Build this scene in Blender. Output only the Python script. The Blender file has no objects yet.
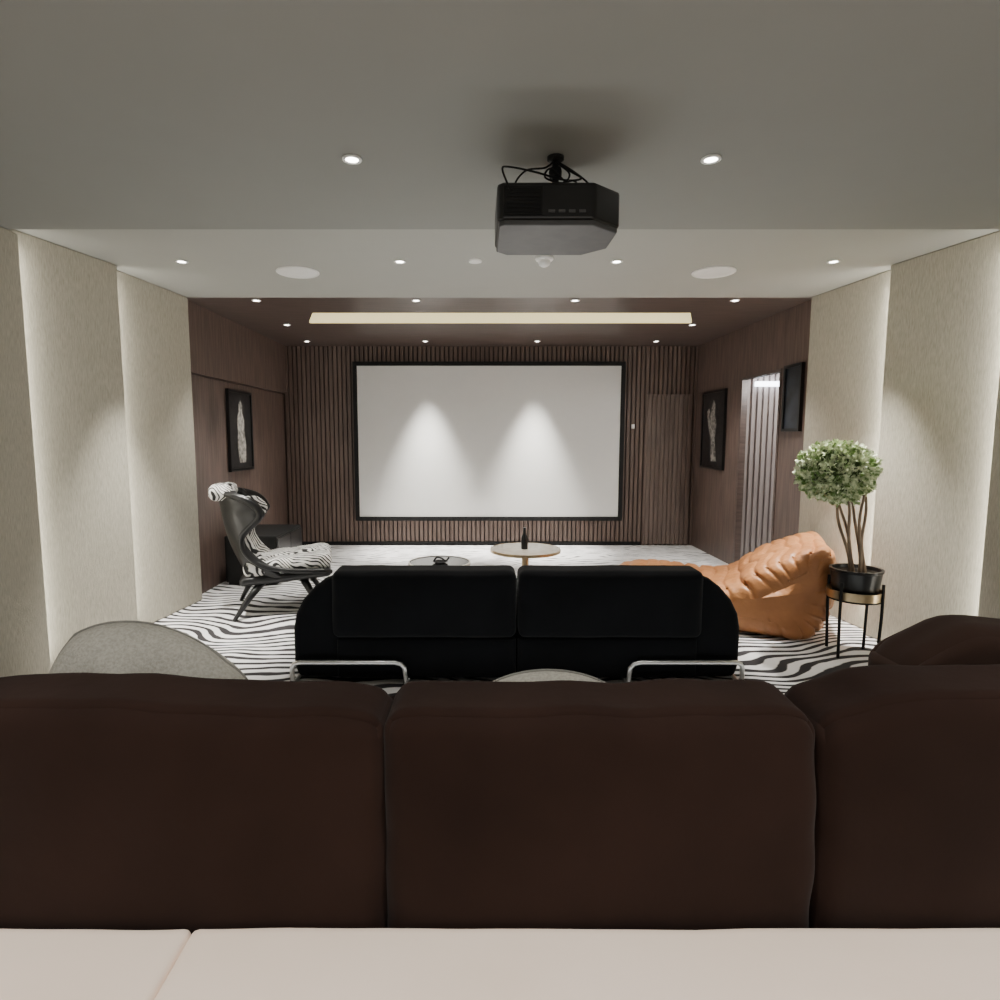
import bpy, bmesh, math, random
from mathutils import Vector, Matrix, noise
random.seed(7)
SC=bpy.context.scene
COL=SC.collection
CAMZ=1.489

# ------------------------------------------------------------ materials
def newmat(name):
    m=bpy.data.materials.new(name); m.use_nodes=True
    nt=m.node_tree; b=nt.nodes.get('Principled BSDF')
    return m,nt,b
def N(nt,t,**kw):
    n=nt.nodes.new(t)
    for k,v in kw.items(): setattr(n,k,v)
    return n
def coords(nt,scale=(1,1,1)):
    tc=N(nt,'ShaderNodeTexCoord'); mp=N(nt,'ShaderNodeMapping')
    mp.inputs['Scale'].default_value=scale
    nt.links.new(tc.outputs['Object'],mp.inputs['Vector'])
    return mp.outputs['Vector']
def mixmat(name,c1,c2,rough=.7,scale=(5,5,5),nscale=4,detail=4,bump=0.0,bscale=60,metal=0,spec=.5,sheen=0,coat=0,lo=.35,hi=.65,bdist=.01):
    m,nt,b=newmat(name); L=nt.links
    v=coords(nt,scale)
    n=N(nt,'ShaderNodeTexNoise'); n.inputs['Scale'].default_value=nscale; n.inputs['Detail'].default_value=detail
    L.new(v,n.inputs['Vector'])
    r=N(nt,'ShaderNodeValToRGB'); r.color_ramp.elements[0].position=lo; r.color_ramp.elements[1].position=hi
    r.color_ramp.elements[0].color=(*c1,1); r.color_ramp.elements[1].color=(*c2,1)
    L.new(n.outputs['Fac'],r.inputs['Fac']); L.new(r.outputs['Color'],b.inputs['Base Color'])
    b.inputs['Roughness'].default_value=rough; b.inputs['Metallic'].default_value=metal
    b.inputs['Specular IOR Level'].default_value=spec
    b.inputs['Sheen Weight'].default_value=sheen; b.inputs['Coat Weight'].default_value=coat
    if bump:
        n2=N(nt,'ShaderNodeTexNoise'); n2.inputs['Scale'].default_value=bscale; n2.inputs['Detail'].default_value=3
        L.new(v,n2.inputs['Vector'])
        bp=N(nt,'ShaderNodeBump'); bp.inputs['Strength'].default_value=bump; bp.inputs['Distance'].default_value=bdist
        L.new(n2.outputs['Fac'],bp.inputs['Height']); L.new(bp.outputs['Normal'],b.inputs['Normal'])
    return m
def emis(name,col,s):
    m,nt,b=newmat(name)
    b.inputs['Base Color'].default_value=(*col,1)
    b.inputs['Emission Color'].default_value=(*col,1); b.inputs['Emission Strength'].default_value=s
    return m
def zebra(name,freq,amp,nsc,thr=.0,white=(.78,.77,.76),black=(.012,.011,.012),diry=1.0,dirx=.25,rough=.85,n3amp=1.2,soft=.06,n3s=5,thin=0):
    m,nt,b=newmat(name); L=nt.links
    v=coords(nt)
    s=N(nt,'ShaderNodeSeparateXYZ'); L.new(v,s.inputs[0])
    n=N(nt,'ShaderNodeTexNoise'); n.inputs['Scale'].default_value=nsc; n.inputs['Detail'].default_value=1.5
    L.new(v,n.inputs['Vector'])
    def M(op,a,bb):
        q=N(nt,'ShaderNodeMath',operation=op)
        for i,x in enumerate((a,bb)):
            if x is None: continue
            if isinstance(x,(int,float)): q.inputs[i].default_value=x
            else: L.new(x,q.inputs[i])
        return q.outputs[0]
    a=M('MULTIPLY',s.outputs['Y'],diry); c=M('MULTIPLY',s.outputs['X'],dirx)
    z=M('MULTIPLY',s.outputs['Z'],.6)
    t=M('ADD',M('ADD',a,c),z); t=M('ADD',t,M('MULTIPLY',n.outputs['Fac'],amp))
    w=M('SINE',M('MULTIPLY',t,freq),None)
    n3=N(nt,'ShaderNodeTexNoise'); n3.inputs['Scale'].default_value=nsc*n3s; L.new(v,n3.inputs['Vector'])
    w=M('ADD',w,M('MULTIPLY',M('SUBTRACT',n3.outputs['Fac'],.5),n3amp))
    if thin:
        # the stripes get thinner and the carpet whiter towards the screen end of the carpet
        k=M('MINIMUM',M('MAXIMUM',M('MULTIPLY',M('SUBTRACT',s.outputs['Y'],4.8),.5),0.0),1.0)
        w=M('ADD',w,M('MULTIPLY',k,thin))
    r=N(nt,'ShaderNodeValToRGB'); r.color_ramp.elements[0].position=.5-soft+thr; r.color_ramp.elements[1].position=.5+soft+thr
    r.color_ramp.elements[0].color=(*black,1); r.color_ramp.elements[1].color=(*white,1)
    L.new(M('ADD',M('MULTIPLY',w,.5),.5),r.inputs['Fac'])
    L.new(r.outputs['Color'],b.inputs['Base Color']); b.inputs['Roughness'].default_value=rough
    b.inputs['Specular IOR Level'].default_value=.2
    return m

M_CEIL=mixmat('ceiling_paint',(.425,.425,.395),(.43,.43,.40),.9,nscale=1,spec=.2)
M_CEILN=mixmat('ceiling_paint_shaded',(.303,.306,.288),(.307,.310,.292),.9,nscale=1,spec=.2)  # near ceiling: its dimmer light is put into a darker colour
M_FABRIC=mixmat('wall_fabric',(.39,.365,.295),(.56,.53,.445),.95,scale=(10,10,1.0),nscale=20,detail=8,bump=.3,bscale=40,spec=.1,lo=.3,hi=.7)
M_WOOD=mixmat('walnut_wood',(.100,.068,.056),(.172,.118,.098),.42,scale=(6,6,.5),nscale=6,detail=8,bump=.06)
M_WOODC=mixmat('walnut_ceiling',(.085,.062,.054),(.13,.095,.083),.33,scale=(.6,6,6),nscale=6,detail=8)
M_SLAT=mixmat('walnut_slats',(.115,.078,.064),(.18,.125,.103),.5,scale=(8,8,.6),nscale=5,detail=6)
M_SLATD=mixmat('walnut_slats_pale',(.14,.102,.086),(.21,.155,.132),.5,scale=(8,8,.6),nscale=5,detail=6)
M_GAP=mixmat('slat_backing',(.045,.031,.026),(.06,.042,.035),.8,nscale=3)
M_CREAM=mixmat('cream_leather',(.83,.68,.575),(.87,.73,.63),.6,scale=(1,1,1),nscale=1.5,bump=.35,bscale=7,spec=.3,bdist=.012)
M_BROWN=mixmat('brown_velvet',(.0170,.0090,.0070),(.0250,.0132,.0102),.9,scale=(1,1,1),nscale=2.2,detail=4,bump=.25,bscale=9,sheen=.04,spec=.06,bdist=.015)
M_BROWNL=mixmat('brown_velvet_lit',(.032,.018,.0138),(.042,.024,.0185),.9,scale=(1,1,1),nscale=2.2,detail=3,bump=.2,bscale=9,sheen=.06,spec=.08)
M_BLACKV=mixmat('black_velvet',(.0032,.0035,.0045),(.0050,.0055,.0070),.85,scale=(1,1,1),nscale=4,sheen=.06,spec=.10,bump=.2,bscale=12)
M_GREYK=mixmat('grey_knit',(.36,.35,.31),(.46,.445,.40),.95,scale=(1,1,1),nscale=110,detail=2,bump=.35,bscale=160,spec=.1)
M_PIPE=mixmat('grey_piping',(.20,.195,.18),(.25,.245,.225),.9,nscale=5)
M_BLK=mixmat('black_lacquer',(.006,.006,.006),(.010,.010,.011),.3,nscale=2)
M_BLKM=mixmat('black_matte',(.008,.008,.008),(.012,.012,.012),.6,nscale=2,spec=.25)
M_PROJ=mixmat('projector_plastic',(.005,.005,.0055),(.008,.008,.0085),.35,nscale=2)
M_PROJB=mixmat('projector_underside',(.06,.06,.062),(.08,.08,.082),.5,nscale=2)
M_CHROME=mixmat('chrome',(.85,.85,.85),(.9,.9,.9),.35,metal=1)
M_BRASS=mixmat('brushed_brass',(.55,.42,.25),(.62,.48,.3),.3,metal=1)
M_SCREEN=mixmat('screen_fabric',(.83,.83,.81),(.84,.84,.82),.9,nscale=2,spec=.1)
M_WHITE=mixmat('white_plastic',(.93,.92,.90),(.95,.94,.92),.5,nscale=2)
M_ORANGE=mixmat('tan_leather',(.36,.145,.052),(.54,.235,.09),.42,scale=(1,1,1),nscale=3,detail=4,bump=.45,bscale=13,spec=.5,bdist=.025)
M_TABLE=mixmat('cream_stone',(.55,.5,.42),(.68,.63,.55),.3,nscale=3)
M_BARK=mixmat('bark',(.17,.12,.085),(.32,.24,.17),.9,scale=(1,1,.3),nscale=30)
M_LEAF=mixmat('variegated_leaf',(.17,.29,.07),(.88,.93,.68),.55,scale=(1,1,1),nscale=26,detail=2,lo=.38,hi=.58)
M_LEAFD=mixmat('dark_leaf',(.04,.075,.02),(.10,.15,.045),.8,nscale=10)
M_SOIL=mixmat('soil',(.02,.014,.01),(.05,.035,.025),.95,nscale=20)
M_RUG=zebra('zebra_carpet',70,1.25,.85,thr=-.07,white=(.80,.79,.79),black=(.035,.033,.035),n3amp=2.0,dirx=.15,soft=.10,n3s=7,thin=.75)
M_ZCH=zebra('zebra_fabric',150,.5,3.5,thr=-.13,dirx=.5,white=(.82,.81,.78),black=(.03,.03,.03),n3amp=2.6,soft=.12)
M_PIC=mixmat('dark_print',(.008,.008,.009),(.03,.028,.027),.3,nscale=3)
M_PALE=mixmat('pale_print',(.10,.095,.085),(.50,.47,.43),.4,nscale=5)
M_BLUEP=mixmat('blue_print',(.006,.008,.013),(.03,.04,.06),.3,nscale=1.2)
M_CORR=mixmat('corridor_panel',(.32,.28,.275),(.40,.36,.345),.6,scale=(8,8,.6),nscale=5)
M_LAMP=emis('lamp_glow',(1,.96,.88),18)
M_LED=emis('led_diffuser',(1,.86,.46),1.15)
M_CORL=emis('corridor_glow',(.85,.92,1),9)
M_GLASS=mixmat('smoked_glass',(.02,.02,.02),(.03,.03,.03),.08,nscale=1)

# ------------------------------------------------------------ mesh helpers
def obj(name,me,mat=None,parent=None,smooth=False,loc=None,rot=None):
    o=bpy.data.objects.new(name,me); COL.objects.link(o)
    if mat: me.materials.append(mat)
    if smooth:
        for p in me.polygons: p.use_smooth=True
    if parent: o.parent=parent
    if loc: o.location=loc
    if rot: o.rotation_euler=rot
    return o
def me_from(bm,name='m'):
    me=bpy.data.meshes.new(name)
    bmesh.ops.recalc_face_normals(bm,faces=bm.faces)
    bm.to_mesh(me); bm.free(); return me
def top(o,label,cat,group=None):
    o['label']=label; o['category']=cat
    if group: o['group']=group
    return o
def struct(o): o['kind']='structure'; return o
def empty(name,loc=(0,0,0),rotz=0):
    e=bpy.data.objects.new(name,None); COL.objects.link(e); e.location=loc; e.rotation_euler=(0,0,rotz)
    e.empty_display_size=.1
    return e
def add_box(bm,x0,x1,y0,y1,z0,z1):
    vs=[bm.verts.new((x,y,z)) for x in (x0,x1) for y in (y0,y1) for z in (z0,z1)]
    for f in ((0,1,3,2),(4,6,7,5),(0,4,5,1),(2,3,7,6),(0,2,6,4),(1,5,7,3)):
        bm.faces.new([vs[i] for i in f])
def add_prism_z(bm,poly,z0,z1):
    A=[bm.verts.new((p[0],p[1],z0)) for p in poly]; B=[bm.verts.new((p[0],p[1],z1)) for p in poly]
    bm.faces.new(A); bm.faces.new(B[::-1])
    for i in range(len(poly)):
        j=(i+1)%len(poly); bm.faces.new((A[i],A[j],B[j],B[i]))
def box(name,x0,x1,y0,y1,z0,z1,mat,parent=None,bevel=0):
    bm=bmesh.new(); add_box(bm,x0,x1,y0,y1,z0,z1)
    if bevel: bmesh.ops.bevel(bm,geom=bm.edges[:],offset=bevel,segments=3,affect='EDGES',profile=.6)
    return obj(name,me_from(bm),mat,parent)
def rbox(name,c,size,r,mat,parent=None,n=24,fn=None,rot=None,wr=0,seed=0,wf=4):
    bm=bmesh.new(); bmesh.ops.create_cube(bm,size=2)
    bmesh.ops.subdivide_edges(bm,edges=bm.edges[:],cuts=n,use_grid_fill=True)
    hx,hy,hz=[s/2 for s in size]
    for v in bm.verts:
        p=Vector([math.sin(q*math.pi/2) for q in v.co])
        q=Vector((p.x*hx,p.y*hy,p.z*hz))
        rr=min(r,hx,hy,hz)
        inner=Vector((max(-hx+rr,min(hx-rr,q.x)),max(-hy+rr,min(hy-rr,q.y)),max(-hz+rr,min(hz-rr,q.z))))
        d=q-inner
        if d.length>1e-9: q=inner+d.normalized()*rr
        if fn: q=fn(q,p)
        if wr:
            nn=noise.noise_vector(Vector((q.x*wf+seed,q.y*wf,q.z*wf*.8)))
            q=q+nn*wr
        v.co=q
    return obj(name,me_from(bm),mat,parent,True,loc=c,rot=rot)
def tube(name,pts,r,mat,parent=None,seg=12,closed=False,radii=None,smoothcat=0):
    pts=[Vector(p) for p in pts]
    if smoothcat:
        out=[];m=len(pts)
        rng=range(m) if closed else range(m-1)
        for i in rng:
            p0=pts[(i-1)%m] if (closed or i>0) else pts[0]
            p1=pts[i];p2=pts[(i+1)%m]
            p3=pts[(i+2)%m] if (closed or i+2<m) else pts[-1]
            for k in range(smoothcat):
                t=k/smoothcat
                out.append(.5*((2*p1)+(p2-p0)*t+(2*p0-5*p1+4*p2-p3)*t*t+(-p0+3*p1-3*p2+p3)*t**3))
        if not closed: out.append(pts[-1])
        if radii:
            ro=[]
            for i in range(len(out)):
                f=i/(len(out)-1)*(len(radii)-1); a=int(min(f,len(radii)-2)); ro.append(radii[a]+(radii[a+1]-radii[a])*(f-a))
            radii=ro
        pts=out
    bm=bmesh.new(); rings=[]; m=len(pts)
    up=None
    for i,p in enumerate(pts):
        a=pts[(i-1)%m] if (closed or i>0) else p
        b=pts[(i+1)%m] if (closed or i<m-1) else p
        t=(b-a).normalized()
        if up is None:
            up=Vector((0,0,1)) if abs(t.z)<.9 else Vector((1,0,0))
        s=t.cross(up).normalized(); up=s.cross(t).normalized()
        rr=radii[i] if radii else r
        rings.append([bm.verts.new(p+(s*math.cos(2*math.pi*k/seg)+up*math.sin(2*math.pi*k/seg))*rr) for k in range(seg)])
    for i in range(m if closed else m-1):
        A=rings[i];B=rings[(i+1)%m]
        for k in range(seg): bm.faces.new((A[k],A[(k+1)%seg],B[(k+1)%seg],B[k]))
    if not closed:
        bm.faces.new(rings[0][::-1]); bm.faces.new(rings[-1])
    return obj(name,me_from(bm),mat,parent,True)
def lathe(name,prof,mat,parent=None,loc=None,seg=40,smooth=True):
    bm=bmesh.new(); rings=[]
    for (r,z) in prof:
        if r<1e-6: rings.append([bm.verts.new((0,0,z))])
        else: rings.append([bm.verts.new((r*math.cos(2*math.pi*k/seg),r*math.sin(2*math.pi*k/seg),z)) for k in range(seg)])
    for A,B in zip(rings,rings[1:]):
        for k in range(seg):
            if len(A)==1 and len(B)==1: continue
            if len(A)==1: bm.faces.new((A[0],B[k],B[(k+1)%seg]))
            elif len(B)==1: bm.faces.new((A[k],A[(k+1)%seg],B[0]))
            else: bm.faces.new((A[k],A[(k+1)%seg],B[(k+1)%seg],B[k]))
    o=obj(name,me_from(bm),mat,parent,smooth,loc=loc)
    if smooth:
        m=o.modifiers.new('es','EDGE_SPLIT'); m.split_angle=math.radians(40)
    return o
def catmull(pts,k,closed=True):
    out=[];m=len(pts); pts=[Vector(p) for p in pts]
    for i in range(m):
        p0,p1,p2,p3=pts[(i-1)%m],pts[i],pts[(i+1)%m],pts[(i+2)%m]
        for j in range(k):
            t=j/k
            out.append(.5*((2*p1)+(p2-p0)*t+(2*p0-5*p1+4*p2-p3)*t*t+(-p0+3*p1-3*p2+p3)*t**3))
    return out
def prism(name,poly,axis,a0,a1,mat,parent=None,bevel=0,seg=3,post=None):
    bm=bmesh.new()
    def P(p,a):
        return (p[0],a,p[1]) if axis=='y' else ((p[0],p[1],a) if axis=='z' else (a,p[0],p[1]))
    A=[bm.verts.new(P(p,a0)) for p in poly]; B=[bm.verts.new(P(p,a1)) for p in poly]
    bm.faces.new(A); bm.faces.new(B[::-1])
    for i in range(len(poly)):
        j=(i+1)%len(poly); bm.faces.new((A[i],A[j],B[j],B[i]))
    if post:
        for v in bm.verts: v.co=post(v.co)
    if bevel:
        bmesh.ops.recalc_face_normals(bm,faces=bm.faces)
        es=[e for e in bm.edges if len(e.link_faces)==2 and e.calc_face_angle(0)>.6]
        bmesh.ops.bevel(bm,geom=es,offset=bevel,segments=seg,affect='EDGES',profile=.5)
    return obj(name,me_from(bm),mat,parent)

# ------------------------------------------------------------ room shell
XL,XR=-2.60,2.95
YB=8.2; YP=5.40; YR=-1.6
H=2.70
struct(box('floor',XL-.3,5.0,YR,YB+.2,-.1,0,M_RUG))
struct(box('wall_back',XL-.3,XR+.3,YB+.03,YB+.2,0,H+.25,M_GAP))
struct(box('wall_left',XL-.3,XL-.13,YR,YP,0,H+.25,M_FABRIC))
struct(box('wall_right',XR+.16,XR+.33,YR,YP-.02,0,H+.25,M_FABRIC))
struct(box('wall_rear',XL-.3,XR+.33,YR-.15,YR,0,H+.25,M_FABRIC))
bm=bmesh.new(); add_box(bm,XL-.3,XL-.03,YP,YB+.03,0,2.06); add_box(bm,XL-.3,XL+.02,YP,YB+.03,2.07,H+.25)
add_box(bm,XL-.3,XL-.06,YP,YB+.03,2.06,2.07)
struct(obj('wall_left',me_from(bm),M_WOOD))
DY0,DY1,DZ=5.95,6.80,2.12
WT=.05
bm=bmesh.new()
add_box(bm,XR,XR+WT,YP,DY0,0,H+.25); add_box(bm,XR,XR+WT,DY1,YB+.03,0,H+.25); add_box(bm,XR,XR+WT,DY0,DY1,DZ,H+.25)
struct(obj('wall_right',me_from(bm),M_WOOD))
bm=bmesh.new()
add_box(bm,XR+WT,4.6,6.86,6.96,0,2.6)
x=XR+WT+.02
while x<4.55:
    add_box(bm,x,x+.038,6.83,6.86,0,2.6); x+=.065
struct(obj('wall_corridor',me_from(bm),M_CORR))
struct(box('wall_corridor_side',4.6,4.7,5.0,6.96,0,2.6,M_CORR))
struct(box('wall_corridor_near',XR+.33,4.6,5.0,5.1,0,2.6,M_CORR))
struct(box('ceiling_corridor',XR+WT,4.7,5.1,6.96,2.45,2.6,M_CEIL))
box_l=box('wall_lamp',3.10,3.40,6.77,6.829,2.05,2.105,M_CORL,bevel=.01); top(box_l,'short white glowing linear lamp on the ribbed corridor wall','wall lamp')
bm=bmesh.new()
add_box(bm,XR-.008,XR+WT+.01,DY0-.03,DY0,0,DZ+.03); add_box(bm,XR-.008,XR+WT+.01,DY1-.02,DY1+.02,0,DZ+.03); add_box(bm,XR-.008,XR+WT+.01,DY0,DY1,DZ,DZ+.03)
struct(obj('door_1',me_from(bm),M_WOODC))
bm=bmesh.new(); x=XL; 
while x<XR-.02:
    add_box(bm,x,x+.042,YB-.002,YB+.03,0,H); x+=.060
struct(obj('trim_1',me_from(bm),M_SLAT))
bm=bmesh.new(); x=2.29
while x<2.86:
    add_box(bm,x,x+.042,YB-.038,YB-.018,0.02,2.04); x+=.060
add_box(bm,2.27,2.885,YB-.020,YB-.003,.02,2.06)
struct(obj('door_2',me_from(bm),M_SLATD))
struct(box('baseboard_back',XL,2.25,YB-.02,YB-.003,0,.05,M_BLKM))

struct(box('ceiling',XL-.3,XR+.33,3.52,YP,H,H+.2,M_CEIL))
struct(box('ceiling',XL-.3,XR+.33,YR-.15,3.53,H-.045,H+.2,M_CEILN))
# walnut ceiling with a splay-ended light recess
SY0,SY1=6.05,6.60
AN,AF,BN,BF=-1.625,-1.82,2.085,2.30
bm=bmesh.new()
add_box(bm,XL-.3,XR+.14,YP,SY0,H,H+.2); add_box(bm,XL-.3,XR+.14,SY1,YB+.2,H,H+.2)
add_prism_z(bm,[(XL-.3,SY0),(AN,SY0),(AF,SY1),(XL-.3,SY1)],H,H+.2)
add_prism_z(bm,[(BN,SY0),(XR+.14,SY0),(XR+.14,SY1),(BF,SY1)],H,H+.2)
struct(obj('ceiling',me_from(bm),M_WOODC))
struct(box('trim_30',AF-.05,BF+.05,SY0-.05,SY1+.05,H+.2,H+.24,M_WOODC))
led=box('led_ceiling_panel',AF+.02,BF-.02,SY1-.03,SY1-.002,H+.003,H+.19,M_LED)
top(led,'long warm white light strip recessed in the walnut ceiling','ceiling light')

tn=[1]
def panel(pts,z0=0,z1=None):
    tn[0]+=1
    z1=z1 or H
    return struct(prism('trim_%d'%tn[0],pts,'z',z0,z1,M_FABRIC,bevel=.012))
zt=H-.046
panel([(-2.75,-1.5),(-2.65,-1.5),(-2.65,3.60),(-2.75,3.60)],z1=zt)
panel([(-2.75,3.64),(-2.72,3.64),(-2.555,4.40),(-2.75,4.40)])
panel([(-2.75,4.44),(-2.635,4.44),(-2.53,5.39),(-2.75,5.39)])
panel([(3.13,-1.5),(3.03,-1.5),(3.02,3.54),(3.13,3.54)],z1=zt)
panel([(3.13,3.58),(3.09,3.58),(2.92,4.40),(3.13,4.40)])
panel([(3.13,4.46),(3.00,4.46),(2.90,5.38),(3.13,5.38)])

# ------------------------------------------------------------ screen
e=empty('projection_screen',(.155,YB-.04,.32))
sx0,sx1,sz0,sz1=-1.67,1.965,.35,2.485
bm=bmesh.new(); fw=.055
for (a,b,c,d) in ((sx0,sx1,sz0,sz0+fw),(sx0,sx1,sz1-fw,sz1),(sx0,sx0+fw,sz0+fw,sz1-fw),(sx1-fw,sx1,sz0+fw,sz1-fw)):
    add_box(bm,a-.155,b-.155,-.045,.036,c-.32,d-.32)
obj('screen_frame',me_from(bm),M_BLKM,e)
box('screen_surface',sx0+fw-.155,sx1-fw-.155,-.03,0.0,sz0+fw-.32,sz1-fw-.32,M_SCREEN,e)
top(e,'large white projection screen with black frame on slatted wall','projection screen')

# ------------------------------------------------------------ lights
G=1.9
def spot(loc,tgt,energy,ang,blend,col=(1,.965,.895),rad=.03):
    l=bpy.data.lights.new('spot','SPOT'); l.energy=energy*G; l.spot_size=math.radians(ang); l.spot_blend=blend
    l.color=col; l.shadow_soft_size=rad
    o=bpy.data.objects.new('downlight_beam',l); COL.objects.link(o); o.location=loc
    d=Vector(tgt)-Vector(loc); o.rotation_euler=d.to_track_quat('-Z','Y').to_euler()
    return o
ring0=None
def make_downlight(x,y,z,label='small recessed white downlight in the ceiling'):
    global ring0
    if ring0 is None:
        r=lathe('downlight',[(.024,0),(.040,-.001),(.042,-.006),(.040,-.009),(.028,-.008),(.024,0)],M_WHITE,loc=(x,y,z))
        g=lathe('lamp_lens',[(0,-.006),(.027,-.006),(.027,-.001),(0,-.001)],M_LAMP,parent=r)
        ring0=(r,g)
    else:
        r=ring0[0].copy(); g=ring0[1].copy(); COL.objects.link(r); COL.objects.link(g); g.parent=r; r.location=(x,y,z)
    top(r,label,'downlight','recessed ceiling downlights')
    return r
DL=[(-.53,2.66,H-.045),(.98,2.66,H-.045)]
for y,xs in ((4.30,(-2.05,-.54,.96,2.46)),(5.49,(-1.97,-.55,.863,2.285)),(6.66,(-2.07,2.32)),(7.78,(-2.17,-.67,.75,2.26))):
    for x in xs: DL.append((x,y,H))
for d in DL: make_downlight(*d, label='small recessed downlight in the %s ceiling'%('walnut' if d[1]>5.4 else 'grey painted'))
EN={4.30:55,5.49:60,6.66:70,7.78:560,2.66:22}
for x,y,z in DL:
    en=EN[y]; ang=80; bl=.8; rad=.03
    tx,ty=x,y
    if y==4.30 and x<-2: tx=x-.14; en=330; ang=54; bl=1
    if y==4.30 and x>2: tx=x+.14; en=330; ang=54; bl=1
    if y==7.78:
        ty=y+.03; ang=50; bl=1.0; rad=.08
        if abs(x)>2: en=16; ang=60
    spot((x,y,z-.02),(tx,ty,0),en,ang,bl,rad=rad)
for x in (-1.9,-.5,1.0,2.3): spot((x,.6,H-.07),(x,.6,0),60,95,.8)
for x in (-1.9,.3,2.3): spot((x,-.8,H-.07),(x,-.8,0),26,110,.8)  # unseen beams added behind the camera as fill, without fixtures
def strip(x,y,rotz,en=5,h=2.5,zc=1.35):
    l=bpy.data.lights.new('led_strip','AREA'); l.shape='RECTANGLE'; l.size=.02; l.size_y=h; l.energy=en; l.color=(1,.96,.85)
    o=bpy.data.objects.new('led_strip_light',l); COL.objects.link(o); o.location=(x,y,zc)
    o.rotation_euler=(math.radians(90),0,rotz)
    return o
strip(-2.67,3.605,0,6.5); strip(-2.575,4.41,0,7)
strip(3.045,3.545,0,8); strip(2.95,4.41,0,12)
def area(loc,sx,sy,en,col=(1,.96,.9),rx=0):
    l=bpy.data.lights.new('area','AREA'); l.shape='RECTANGLE'; l.size=sx; l.size_y=sy; l.energy=en; l.color=col
    o=bpy.data.objects.new('added_fill',l); COL.objects.link(o); o.location=loc; o.rotation_euler=(rx,0,0); return o
area((.25,3.0,.06),4.6,.6,10,(.97,1,.97),math.pi)  # added uplight, hidden behind the brown sofa, stands in for bounce
area((.245,4.08,.52),1.6,.35,17,(.98,1,.95),math.pi)  # added uplight, hidden behind the black sofa back, brightens the ceiling
area((.2,-1.5,1.7),4.8,1.4,26,(1,.98,.94),math.radians(90))  # added soft fill behind the camera, no fixture there
pl=bpy.data.lights.new('corr','POINT'); pl.energy=46; pl.color=(1,.96,.93); pl.shadow_soft_size=.1
o=bpy.data.objects.new('corridor_light',pl); COL.objects.link(o); o.location=(3.5,5.9,2.1)

spk=None
for x in (-1.33,1.74):
    if spk is None:
        s=lathe('ceiling_speaker',[(0,-.006),(.135,-.006),(.14,-.004),(.15,-.010),(.155,-.006),(.155,0),(0,0)],M_WHITE,loc=(x,4.58,H)); spk=s
    else:
        s=spk.copy(); COL.objects.link(s); s.location=(x,4.58,H)
    top(s,'round white flush speaker grille in the grey ceiling','speaker','round ceiling speakers')
v=lathe('air_vent',[(0,-.004),(.03,-.004),(.045,-.008),(.05,0),(0,0)],M_WHITE,loc=(-.02,4.30,H)); top(v,'small round white vent in the grey ceiling','vent')
e=empty('smoke_detector',(.45,4.22,H))
lathe('detector_base',[(0,0),(.06,0),(.062,-.012),(.055,-.022),(0,-.022)],M_WHITE,e)
lathe('detector_dome',[(.04,-.02),(.042,-.035),(.034,-.052),(.018,-.062),(0,-.064)],M_WHITE,e)
top(e,'small white domed smoke detector on the grey ceiling','smoke detector')

# ------------------------------------------------------------ projector
CZ=H-.045
e=empty('projector',(.325,2.65,CZ))
zb,zt2=2.315-CZ,2.475-CZ
hw,hd=.25,.205
poly=[(-hw,-hd+.02),(-hw+.02,-hd),(.13,-hd),(hw,-hd+.10),(hw,hd-.10),(.15,hd),(-hw+.05,hd),(-hw,hd-.05)]
prism('projector_body',poly,'z',zb+.018,zt2,M_PROJ,e,bevel=.012)
poly2=[(p[0]*.97,p[1]*.97) for p in poly]
prism('bottom_cover',poly2,'z',zb,zb+.022,M_PROJB,e,bevel=.006)
bm=bmesh.new()
add_box(bm,-.225,-.075,-hd-.010,-hd+.01,zb+.035,zt2-.02)
for i in range(7): add_box(bm,-.215,-.085,-hd-.014,-hd-.008,zb+.045+i*.014,zb+.051+i*.014)
obj('rear_vent',me_from(bm),M_BLKM,e)
bm=bmesh.new()
for i in range(4): add_box(bm,-.05+i*.04,-.025+i*.04,-hd-.003,-hd+.004,zb+.045,zb+.056)
obj('connector',me_from(bm),M_PROJB,e)
lathe('lens',[(0,0),(.05,0),(.055,.02),(.045,.05),(0,.05)],M_GLASS,e).matrix_local=Matrix.Translation((0,hd-.01,zb+.09))@Matrix.Rotation(math.radians(-90),4,'X')
lathe('mount_plate',[(0,0),(.035,0),(.035,-.012),(.025,-.016),(0,-.016)],M_BLKM,e)
bm=bmesh.new()
add_box(bm,-.095,.095,-.014,.014,zt2-.002,zt2+.022)
obj('mount_bracket',me_from(bm),M_BLKM,e)
box('mount_bracket',-.014,.014,-.095,.095,zt2-.002,zt2+.026,M_BLKM,e)
tube('mount_pole',[(0,0,-.01),(0,0,zt2+.02)],.014,M_BLKM,e)
lathe('mount_joint',[(0,-.045),(.024,-.045),(.028,-.06),(.024,-.085),(0,-.085)],M_BLKM,e)
for i,pp in enumerate(([(0.01,0,-.02),(.06,-.03,-.07),(.10,-.06,-.11),(.03,-.07,-.12),(-.10,-.10,-.10),(-.20,-.12,-.09),(-.23,-.19,-.13),(-.20,-.225,-.22)],
    [(-.01,0,-.02),(-.05,-.04,-.06),(-.13,-.06,-.08),(-.17,-.08,-.15),(-.05,-.05,-.165),(.06,-.09,-.13),(.11,-.02,-.165)],
    [(.01,.01,-.015),(.08,0,-.06),(.14,-.02,-.12),(.12,-.05,-.17)],
    [(.0,-.02,-.03),(.05,-.06,-.09),(.02,-.09,-.14),(-.05,-.07,-.11),(-.02,-.03,-.06),(.06,-.04,-.14)])):
    tube('cable',pp,.004,M_BLKM,e,seg=8,smoothcat=6)
top(e,'black ceiling-mounted video projector with dangling black cables','projector')

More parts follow.
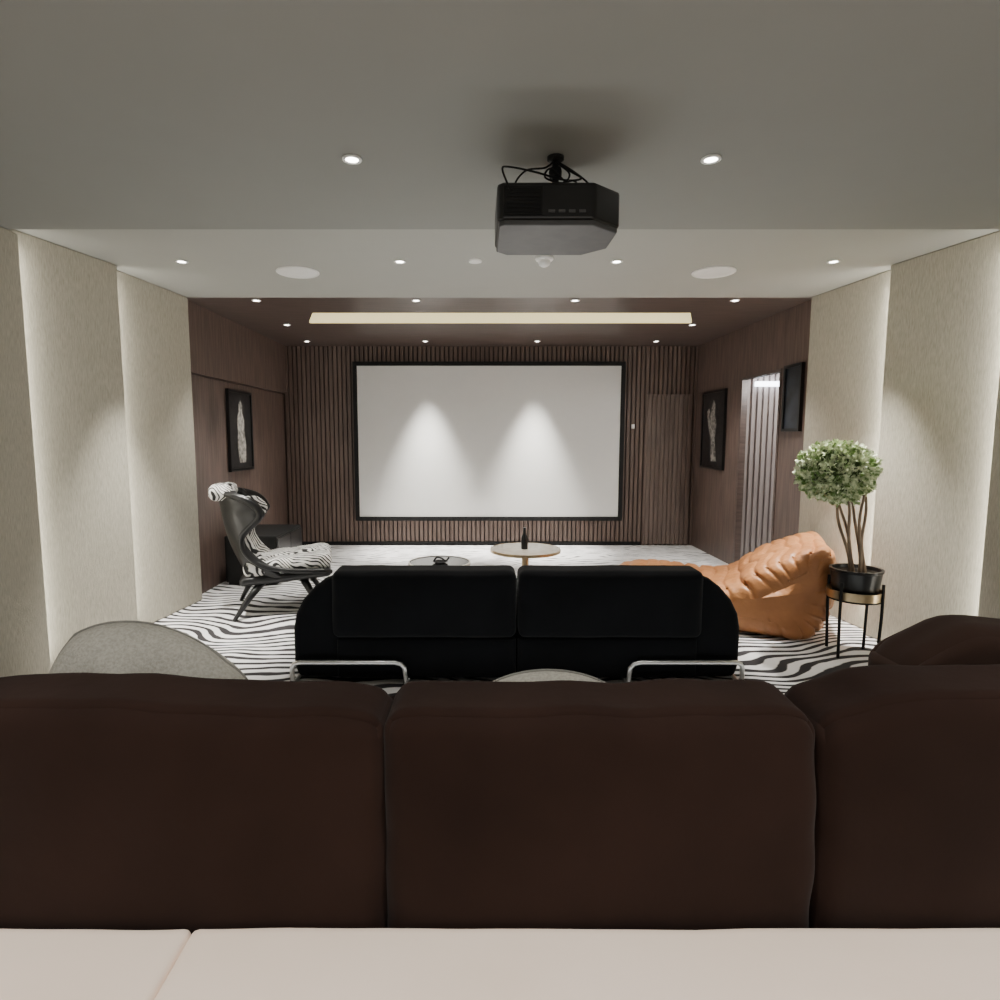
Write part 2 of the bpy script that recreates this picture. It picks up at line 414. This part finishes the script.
# ------------------------------------------------------------ wall pictures
def picture(name,side,y0,y1,z0,z1,label,matp,fig=None):
    xw=XL-.03 if side<0 else XR
    s=1 if side<0 else -1
    yc=(y0+y1)/2; zc=(z0+z1)/2
    e=empty(name,(xw,yc,zc)); hw=(y1-y0)/2; hh=(z1-z0)/2; f=.028
    bm=bmesh.new()
    x0,x1=sorted((s*.002,s*.035))
    for (a,b,c,d) in ((-hw,hw,-hh,-hh+f),(-hw,hw,hh-f,hh),(-hw,-hw+f,-hh+f,hh-f),(hw-f,hw,-hh+f,hh-f)): add_box(bm,x0,x1,a,b,c,d)
    obj('picture_frame',me_from(bm),M_BLK,e)
    x0,x1=sorted((s*.002,s*.02))
    box('print',x0,x1,-hw+f,hw-f,-hh+f,hh-f,matp,e)
    if fig:
        poly=[(p[0]*hw*.8,p[1]*hh*.8) for p in fig]
        x0,x1=sorted((s*.0201,s*.0215))
        prism('printed_figure',poly,'x',x0,x1,M_PALE,e)
    top(e,label,'picture')
    return e
FIG1=[(-.2,-1),(.45,-1),(.5,-.4),(.35,.05),(.4,.35),(.2,.55),(.25,.8),(.05,.95),(-.15,.82),(-.12,.6),(-.35,.4),(-.3,0),(-.4,-.5)]
FIG2=[(-.5,-1),(.1,-1),(.15,-.3),(.5,.1),(.7,.6),(.5,.7),(.25,.45),(.2,.7),(0,.95),(-.2,.8),(-.15,.5),(-.4,.2),(-.25,-.3)]
picture('framed_picture',-1,6.32,6.97,1.12,1.99,'black framed print of a pale standing figure on walnut wall',M_PIC,FIG1)
picture('framed_picture',1,7.18,7.90,1.09,2.06,'black framed print of a pale draped figure on walnut wall',M_PIC,FIG2)
picture('framed_picture',1,5.50,5.82,1.54,2.16,'small black framed dark blue print beside the doorway',M_BLUEP)
sw=box('light_switch',2.08,2.12,YB-.012,YB-.003,1.60,1.66,M_WHITE,bevel=.003); top(sw,'small white switch on the slatted walnut wall','switch')

# ------------------------------------------------------------ foreground cream daybed
e=empty('daybed',(.2,.70,0))
box('base',-2.2,2.2,-.42,.42,.0,.25,M_CREAM,e,bevel=.02)
def soft(amp):
    def fn(q,p):
        q=q.copy()
        if p.z>0: q.z+=amp*(1-p.x**6)*(1-p.y**6)*max(0,p.z)
        return q
    return fn
rbox('seat_cushion',(-1.519,.005,.328),(1.366,1.055,.155),.018,M_CREAM,e,fn=soft(.004),n=40,wr=.004,wf=5)
rbox('seat_cushion',(.685,.005,.328),(3.04,1.055,.155),.018,M_CREAM,e,fn=soft(.004),n=40,wr=.004,seed=5,wf=5)
top(e,'cream leather daybed with seamed cushions behind the brown sofa','daybed')

# ------------------------------------------------------------ brown sofa
e=empty('sofa',(.28,1.9,0))
def P(x,y,z): return (x-.28,y-1.9,z)
rbox('sofa_base',P(.28,1.96,.15),(3.6,1.22,.18),.04,M_BROWN,e,n=10)
for i,(x0,x1) in enumerate(((-1.5,-.215),(-.215,.785),(.785,1.95))):
    rbox('seat_cushion',P((x0+x1)/2,2.06,.305),(x1-x0-.01,.95,.14),.05,M_BROWN,e,n=14)
def backfn(i):
    def fn(q,p):
        q=q.copy()
        s=(1-abs(p.x)**9)
        if p.y<0:
            q.y+= -.006*(1-p.z**2)*(1-p.x**4)
            q.y+= .030*max(0,p.z)**4*(-p.y)
            q.y+= .004*abs(p.x)**6*math.sin(q.z*34+i)
        if p.z>0:
            q.z+=.006*s*p.z+.009*p.z*noise.noise(Vector((q.x*7+i*4,0,3)))
            if i==0: q.z+=.018*math.exp(-((q.x+.10)/.26)**2)*p.z-.014*max(0,(p.x-.8)*5)**2*p.z
            if i==1: q.z+=-.008*max(0,(-p.x-.8)*5)**2*p.z-.008*max(0,(p.x-.8)*5)**2*p.z
            if i==2: q.z+=.050*p.z*min(1,max(0,(p.x+1)*4))+.012*p.z*p.x-.008
        return q
    return fn
for i,(x0,x1) in enumerate(((-1.55,-.2105),(-.2105,.7655),(.7655,2.0))):
    rbox('back_cushion',P((x0+x1)/2,1.37,.581),(x1-x0+.006,.245,.585),.05,M_BROWN,e,n=48,fn=backfn(i),wr=.007,seed=i*3.3,wf=5)
def tri(q,p):
    q=q.copy()
    if p.z>0:
        d=q.x+.22
        sm=math.sqrt(d*d+.004)
        q.z-=((.75*max(0,-d)+.12*max(0,d))*.8+.25*(sm-abs(d))+.022)*p.z
    return q
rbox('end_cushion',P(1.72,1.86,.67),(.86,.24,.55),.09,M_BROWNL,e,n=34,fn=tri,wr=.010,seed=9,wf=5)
for x in (-1.4,1.9):
    for y in (1.45,2.45): tube('leg',[P(x,y,.09),P(x,y,0)],.02,M_BLKM,e)
top(e,'large dark brown velvet sectional sofa seen from behind','sofa')
def pillow(name,c,w,h,t,mat,rot,label,rnd=.6,skew=0):
    bm=bmesh.new(); n=36
    def mp(u,v):
        cu=u*math.sqrt(1-v*v/2); cv=v*math.sqrt(1-u*u/2)
        x=(u*(1-rnd)+cu*rnd)*w/2; z=(v*(1-rnd)+cv*rnd)*h/2
        if v>0: z-=skew*v*(u+.3)*h
        return x,z
    for sgn in (1,-1):
        g=[]
        for i in range(n+1):
            row=[]
            for j in range(n+1):
                u=-1+2*i/n; v=-1+2*j/n
                k=max((1-abs(u)**2.6)*(1-abs(v)**2.6),0)**.5
                x,z=mp(u,v)
                y=sgn*t/2*k+.012*noise.noise(Vector((u*2.5,v*2.5,sgn)))*k
                row.append(bm.verts.new((x,y,z)))
            g.append(row)
        for i in range(n):
            for j in range(n): bm.faces.new((g[i][j],g[i+1][j],g[i+1][j+1],g[i][j+1]))
    bmesh.ops.remove_doubles(bm,verts=bm.verts,dist=.0008)
    o=obj(name,me_from(bm),mat,None,True,loc=c,rot=rot); top(o,label,'pillow')
    pts=[]
    K=24
    for a,b,c_,d in ((-1,-1,1,-1),(1,-1,1,1),(1,1,-1,1),(-1,1,-1,-1)):
        for i in range(K):
            f=i/K; x,z=mp(a+(c_-a)*f,b+(d-b)*f); pts.append((x,0,z))
    tube('piping',pts,.005,M_PIPE,o,seg=8,closed=True)
    return o
pillow('pillow',(-1.02,1.79,.650),.62,.545,.26,M_GREYK,(math.radians(-12),0,math.radians(8)),'plump grey knitted pillow with piped edge on the brown sofa',rnd=.95,skew=.10)
pillow('pillow',(.22,1.78,.568),.54,.39,.18,M_GREYK,(math.radians(-12),0,0),'grey knitted pillow leaning on the sofa back',rnd=.9)

# ------------------------------------------------------------ black sofa
SXC=.235
e=empty('sofa',(SXC,3.95,0))
def armpoly(s):
    pts=[(.93,.03),(1.31,.03),(1.34,.06),(1.352,.12),(1.352,.34),(1.335,.43),(1.29,.52),(1.22,.60),(1.15,.655),(1.07,.685),(1.0,.69),(.93,.69)]
    return [(s*a,b) for a,b in pts]
def armpost(c):
    f=1-.30*(c.y+.44)/.88
    return Vector((c.x,c.y,.03+(c.z-.03)*f))
for s in (-1,1):
    pts=armpoly(s)
    o=prism('armrest',pts,'y',-.44,.44,M_BLACKV,e,bevel=.04,seg=5,post=armpost)
    for p in o.data.polygons: p.use_smooth=True
box('sofa_base',-.93,.93,-.40,.42,.035,.30,M_BLACKV,e,bevel=.02)
for s in (-1,1):
    def bf(q,p):
        q=q.copy()
        if p.y<0: q.y-=.022*(1-p.x**4)*(1-p.z**2)
        return q
    rbox('backrest',(s*.556,-.375,.495),(1.10,.22,.41),.045,M_BLACKV,e,n=26,fn=bf,wr=.004,seed=s)
    rbox('lower_back_panel',(s*.545,-.37,.16),(1.08,.17,.25),.02,M_BLACKV,e,n=10)
    rbox('seat_cushion',(s*.46,.09,.37),(.90,.68,.17),.05,M_BLACKV,e,n=16)
def arcleg(s):
    xo,xi=s*1.345,s*.665
    zt=.150; r=.013
    def U(y):
        return [(xo,y,r),(xo,y,zt-.035),(xo-s*.012,y,zt-.01),(xo-s*.04,y,zt),(xi+s*.07,y,zt),(xi+s*.03,y,zt-.01),(xi+s*.01,y,zt-.035),(xi,y,r)]
    return U(-.49)+U(.47)[::-1]
for s in (-1,1): tube('chrome_leg',arcleg(s),.014,M_CHROME,e,seg=12,closed=True)
top(e,'black velvet two-seat sofa with chrome tube legs','sofa')

# ------------------------------------------------------------ tan pleated chaise
def chaise(name,loc,rotz,ctrl,W,pl=26,nl=48,nc=14,K=26):
    prof=[c[0] for c in ctrl]; tgt=[c[1] for c in ctrl]
    pr=catmull([Vector((a,0,b)) for a,b in prof],K)
    m=len(pr); nr=[]
    for i in range(m):
        a=i//K; t=(i%K)/K; A=tgt[a]; B=tgt[(a+1)%len(tgt)]
        nr.append(Vector((A[0]+(B[0]-A[0])*t,0,A[1]+(B[1]-A[1])*t)))
    arc=[0]
    for i in range(m): arc.append(arc[-1]+(pr[(i+1)%m]-pr[i]).length)
    tot=arc[-1]
    def groove(i,v):
        a=arc[i]/tot*math.pi*pl
        ph=2.6*noise.noise(Vector((pr[i].x*2.5,v*1.4,pr[i].z*2.5)))
        g=1-abs(math.sin(a+ph))
        return g**2.5*(.45+.9*max(0,.5+noise.noise(Vector((pr[i].x*4,v*2+7,pr[i].z*4)))))
    bm=bmesh.new(); rings=[]
    prms=[(-1+2*j/nl,0.0) for j in range(nl+1)]
    left=[(-1,k/nc) for k in range(nc,0,-1)]
    right=[(1,k/nc) for k in range(1,nc+1)]
    for v,t in left+prms+right:
        ring=[]; sg=1 if v>0 else -1
        for i,p in enumerate(pr):
            c=nr[i]
            if t==0:
                edge=max(0,abs(v)-.74)/.26
                f=1-.11*(1-math.sqrt(max(0,1-edge**2))); y=v*W/2*.88
            else:
                th=t*math.pi/2
                f=.89*(.12+.88*math.cos(th)**.8); y=sg*(W/2*.88+W*.08*math.sin(th))
            g=groove(i,v+sg*t*.6)
            amp=.026*(1 if t==0 else (1-t)**.6)
            q=c+(p-c)*f
            if p.z>.05: q-= (p-c).normalized()*amp*g
            if t>0: y-=sg*.040*g*(1-t)
            q=Vector((q.x,y,q.z))
            n_=noise.noise_vector(Vector((q.x*3,q.y*3,q.z*3)))
            q+=n_*.016; q.z=max(q.z,0)
            ring.append(bm.verts.new(q))
        rings.append(ring)
    for A,B in zip(rings,rings[1:]):
        for i in range(m): bm.faces.new((A[i],A[(i+1)%m],B[(i+1)%m],B[i]))
    caps=[bm.faces.new(rings[0]),bm.faces.new(rings[-1][::-1])]
    bmesh.ops.triangulate(bm,faces=caps,ngon_method='EAR_CLIP')
    return obj(name,me_from(bm),M_ORANGE,None,True,loc=loc,rot=(0,0,rotz))
ctrl=[((-.58,.0),(-.46,.20)),((-.30,.0),(-.24,.17)),((.30,.0),(.25,.17)),((.88,.0),(.74,.175)),((.96,.15),(.78,.175)),((.89,.32),(.74,.18)),
 ((.55,.355),(.5,.18)),((.16,.345),(.10,.18)),((-.05,.38),(-.21,.21)),((-.17,.47),(-.34,.30)),((-.34,.585),(-.43,.42)),((-.56,.680),(-.54,.50)),
 ((-.71,.675),(-.60,.49)),((-.76,.44),(-.56,.37)),((-.72,.16),(-.50,.25))]
pa=math.atan2(.40,-.92)
ch=chaise('chaise_lounge',(2.05,4.90,0),pa,ctrl,.98,pl=36)
top(ch,'tan leather pleated low chaise lounge on the zebra rug','chaise lounge')

# ------------------------------------------------------------ armchair
e=empty('armchair',(-1.76,5.15,0),math.radians(15))
def shell(name,off,mat,thick,wmul=1.0,smin=0,smax=1,wsc=1.0,wadd=0):
    bm=bmesh.new(); ns,nt_=40,30; g=[]
    for i in range(ns+1):
        s=smin+(smax-smin)*i/ns; row=[]
        for j in range(nt_+1):
            t=-1+2*j/nt_
            z=.33+.71*s
            x=-.22-.20*s-.04*math.sin(s*math.pi)
            width=.295-.015*math.exp(-((s-.45)/.16)**2)
            if s>.84: width*=math.sqrt(max(0.05,1-((s-.84)/.17)**2*.75))
            width*=wmul
            w=.11+.24*math.exp(-((s-.76)/.17)**2)+.18*math.exp(-((s-.0)/.22)**2)
            fx=(w*wsc+wadd)*abs(t)**3.0
            row.append(bm.verts.new((x+fx+off,t*width,z)))
        g.append(row)
    for i in range(ns):
        for j in range(nt_): bm.faces.new((g[i][j],g[i+1][j],g[i+1][j+1],g[i][j+1]))
    o=obj(name,me_from(bm),mat,e,True)
    md=o.modifiers.new('s','SOLIDIFY'); md.thickness=thick; md.offset=0
    sb=o.modifiers.new('b','SUBSURF'); sb.levels=1; sb.render_levels=1
    return o
shell('back_shell',0,M_BLK,.05)
shell('back_pad',.065,M_ZCH,.07,wmul=.84,smin=.06,smax=.90,wsc=.75)
rbox('headrest',(-.405,0,1.035),(.18,.44,.13),.065,M_ZCH,e,n=18,wr=.018,wf=14)
for s in (-1,1):
    tube('wing_roll',[(-.41,s*.17,1.03),(-.30,s*.24,1.015),(-.17,s*.285,.965),(-.10,s*.295,.89),(-.11,s*.29,.82),(-.18,s*.283,.75),(-.24,s*.28,.67),(-.235,s*.28,.58),(-.17,s*.285,.49),(-.04,s*.30,.42),(.16,s*.325,.385),(.36,s*.33,.375),(.46,s*.29,.355)],.022,M_BLK,e,smoothcat=7,radii=[.018,.028,.034,.032,.028,.024,.024,.022,.022,.022,.022,.022,.02])
def seatf(q,p):
    q=q.copy(); q.z+=.03*p.x
    q.y*=1+.10*p.x; return q
rbox('seat_pan',(.09,0,.325),(.74,.60,.075),.035,M_BLK,e,n=16,fn=seatf)
rbox('seat_cushion',(.11,0,.42),(.72,.60,.135),.065,M_ZCH,e,n=26,fn=seatf,wr=.014,wf=8)
for (x,y,xx,yy) in ((.22,-.22,.38,-.36),(.22,.22,.40,.34),(-.08,-.20,-.32,-.34),(-.16,.20,-.34,.33)):
    tube('leg',[(x,y,.31),((x+xx)/2,(y+yy)/2,.17),(xx,yy,0.0)],.02,M_BLK,e,radii=[.036,.027,.016],seg=12)
top(e,'black winged lounge armchair with zebra-patterned upholstery','armchair')

e=empty('side_cabinet',(-2.28,6.35,0))
box('cabinet_body',-.26,.26,-.42,.42,.03,.50,M_BLKM,e,bevel=.012)
box('cabinet_door',.26,.275,-.40,-.005,.06,.47,M_BLK,e,bevel=.004)
box('cabinet_door',.26,.275,.005,.40,.06,.47,M_BLK,e,bevel=.004)
box('plinth',-.24,.24,-.40,.40,0,.03,M_BLKM,e)
top(e,'low black cabinet against the walnut wall','cabinet')

# ------------------------------------------------------------ tables
e=empty('coffee_table',(.47,5.88,0))
lathe('table_top',[(0,.355),(.33,.355),(.345,.362),(.345,.378),(.335,.385),(0,.385)],M_TABLE,e,seg=64)
lathe('table_rim',[(.343,.358),(.349,.358),(.349,.386),(.343,.386)],M_BRASS,e,seg=64)
lathe('table_base',[(.0,0),(.19,0),(.19,.015),(.05,.03),(.035,.06),(.035,.33),(.08,.355),(0,.355)],M_BRASS,e)
top(e,'round cream stone coffee table with thin brass rim','coffee table')
b=lathe('bottle',[(0,0),(.032,0),(.034,.01),(.034,.10),(.028,.13),(.013,.155),(.012,.20),(.015,.205),(.015,.215),(0,.215)],M_BLK,loc=(.46,5.86,.386)); top(b,'slim black bottle standing on the round coffee table','bottle')
e=empty('side_table',(-.35,5.36,0))
lathe('table_top',[(0,.345),(.27,.345),(.275,.352),(.27,.360),(0,.360)],M_GLASS,e,seg=64)
lathe('table_rim',[(.268,.340),(.282,.340),(.282,.364),(.268,.364)],M_TABLE,e,seg=64)
for k in range(3):
    a=k*2.094+.5; tube('leg',[(.2*math.cos(a),.2*math.sin(a),.345),(.24*math.cos(a),.24*math.sin(a),0)],.012,M_BLKM,e)
top(e,'low round smoked glass table with pale rim','side table')
e=empty('ornament',(-.34,5.32,.361))
lathe('dish',[(0,0),(.04,0),(.07,.015),(.062,.015),(.035,.006),(0,.006)],M_BLKM,e)
tube('handle',[(-.06,0,.012),(-.03,0,.05),(.01,.01,.04),(.05,0,.02),(.08,0,.05)],.008,M_BLKM,e,smoothcat=5)
top(e,'small black sculptural ornament on the glass table','ornament')

# ------------------------------------------------------------ topiary tree
e=empty('topiary_tree',(2.58,4.02,0))
lathe('pot',[(0,.40),(.125,.40),(.135,.42),(.155,.58),(.162,.585),(.162,.60),(.145,.60),(.14,.57),(0,.57)],M_BLK,e)
lathe('soil',[(0,.575),(.141,.575),(.141,.571),(0,.571)],M_SOIL,e)
lathe('stand_ring',[(.160,.40),(.172,.40),(.172,.455),(.160,.455),(.160,.40)],M_BRASS,e)
lathe('stand_plate',[(0,.385),(.16,.385),(.16,.398),(0,.398)],M_BLKM,e)
for k in range(4):
    a=k*math.pi/2+.55; c,s=math.cos(a),math.sin(a)
    tube('stand_leg',[(.176*c,.176*s,.52),(.176*c,.176*s,.3),(.165*c,.165*s,0)],.010,M_BLKM,e,seg=10)
FX=-.18
fc=Vector((FX,0,1.25))
for k in range(6):
    ph=k*1.047+.4; pts=[]
    for i in range(9):
        t=i/8; z=.57+.58*t; rr=.040+.014*math.sin(t*7+k*1.7)+.05*t
        a=ph+t*.6
        pts.append((rr*math.cos(a)+FX*.45*t,rr*math.sin(a),z))
    tube('trunk',pts,.010,M_BARK,e,seg=8,smoothcat=5,radii=[.012,.010,.008])
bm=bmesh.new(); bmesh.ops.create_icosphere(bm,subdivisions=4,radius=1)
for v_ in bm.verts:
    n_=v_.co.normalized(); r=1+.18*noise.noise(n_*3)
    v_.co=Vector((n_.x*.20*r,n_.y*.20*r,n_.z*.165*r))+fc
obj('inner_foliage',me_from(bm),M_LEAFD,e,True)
bm=bmesh.new()
for k in range(4200):
    z=random.uniform(-1,1); a=random.uniform(0,2*math.pi); s=math.sqrt(1-z*z)
    n_=Vector((s*math.cos(a),s*math.sin(a),z))
    r=(1+.12*noise.noise(n_*3)+.20*noise.noise(n_*7))*random.uniform(.88,1.0)
    if z<0: r*=.96
    p=fc+Vector((n_.x*.228*r,n_.y*.228*r,n_.z*.19*r))
    d=(n_+Vector((random.gauss(0,.8),random.gauss(0,.8),random.gauss(0,.8)))).normalized()
    sd=d.cross(Vector((random.gauss(0,1),random.gauss(0,1),random.gauss(0,1)))).normalized()
    up=d.cross(sd); L=random.uniform(.026,.042); W=L*.45
    v0=bm.verts.new(p); v1=bm.verts.new(p+d*L*.5+sd*W+up*.004); v2=bm.verts.new(p+d*L); v3=bm.verts.new(p+d*L*.5-sd*W+up*.004)
    bm.faces.new((v0,v1,v2)); bm.faces.new((v0,v2,v3))
me=bpy.data.meshes.new('leaves'); bm.to_mesh(me); bm.free()
lv=obj('foliage',me,M_LEAF,e); lv['kind']='stuff'
top(e,'round topiary tree with variegated leaves in black pot on stand','potted tree')

# ------------------------------------------------------------ world + camera
w=bpy.data.worlds.new('World'); SC.world=w; w.use_nodes=True
w.node_tree.nodes['Background'].inputs[0].default_value=(.9,.9,.9,1); w.node_tree.nodes['Background'].inputs[1].default_value=.02
cam=bpy.data.cameras.new('Camera'); co=bpy.data.objects.new('Camera',cam); COL.objects.link(co)
cam.sensor_fit='HORIZONTAL'; cam.sensor_width=36; cam.lens=36*.6; cam.shift_x=.022
co.location=(0,0,CAMZ); co.rotation_euler=(math.radians(90-6),0,0); cam.clip_start=.05
SC.camera=co
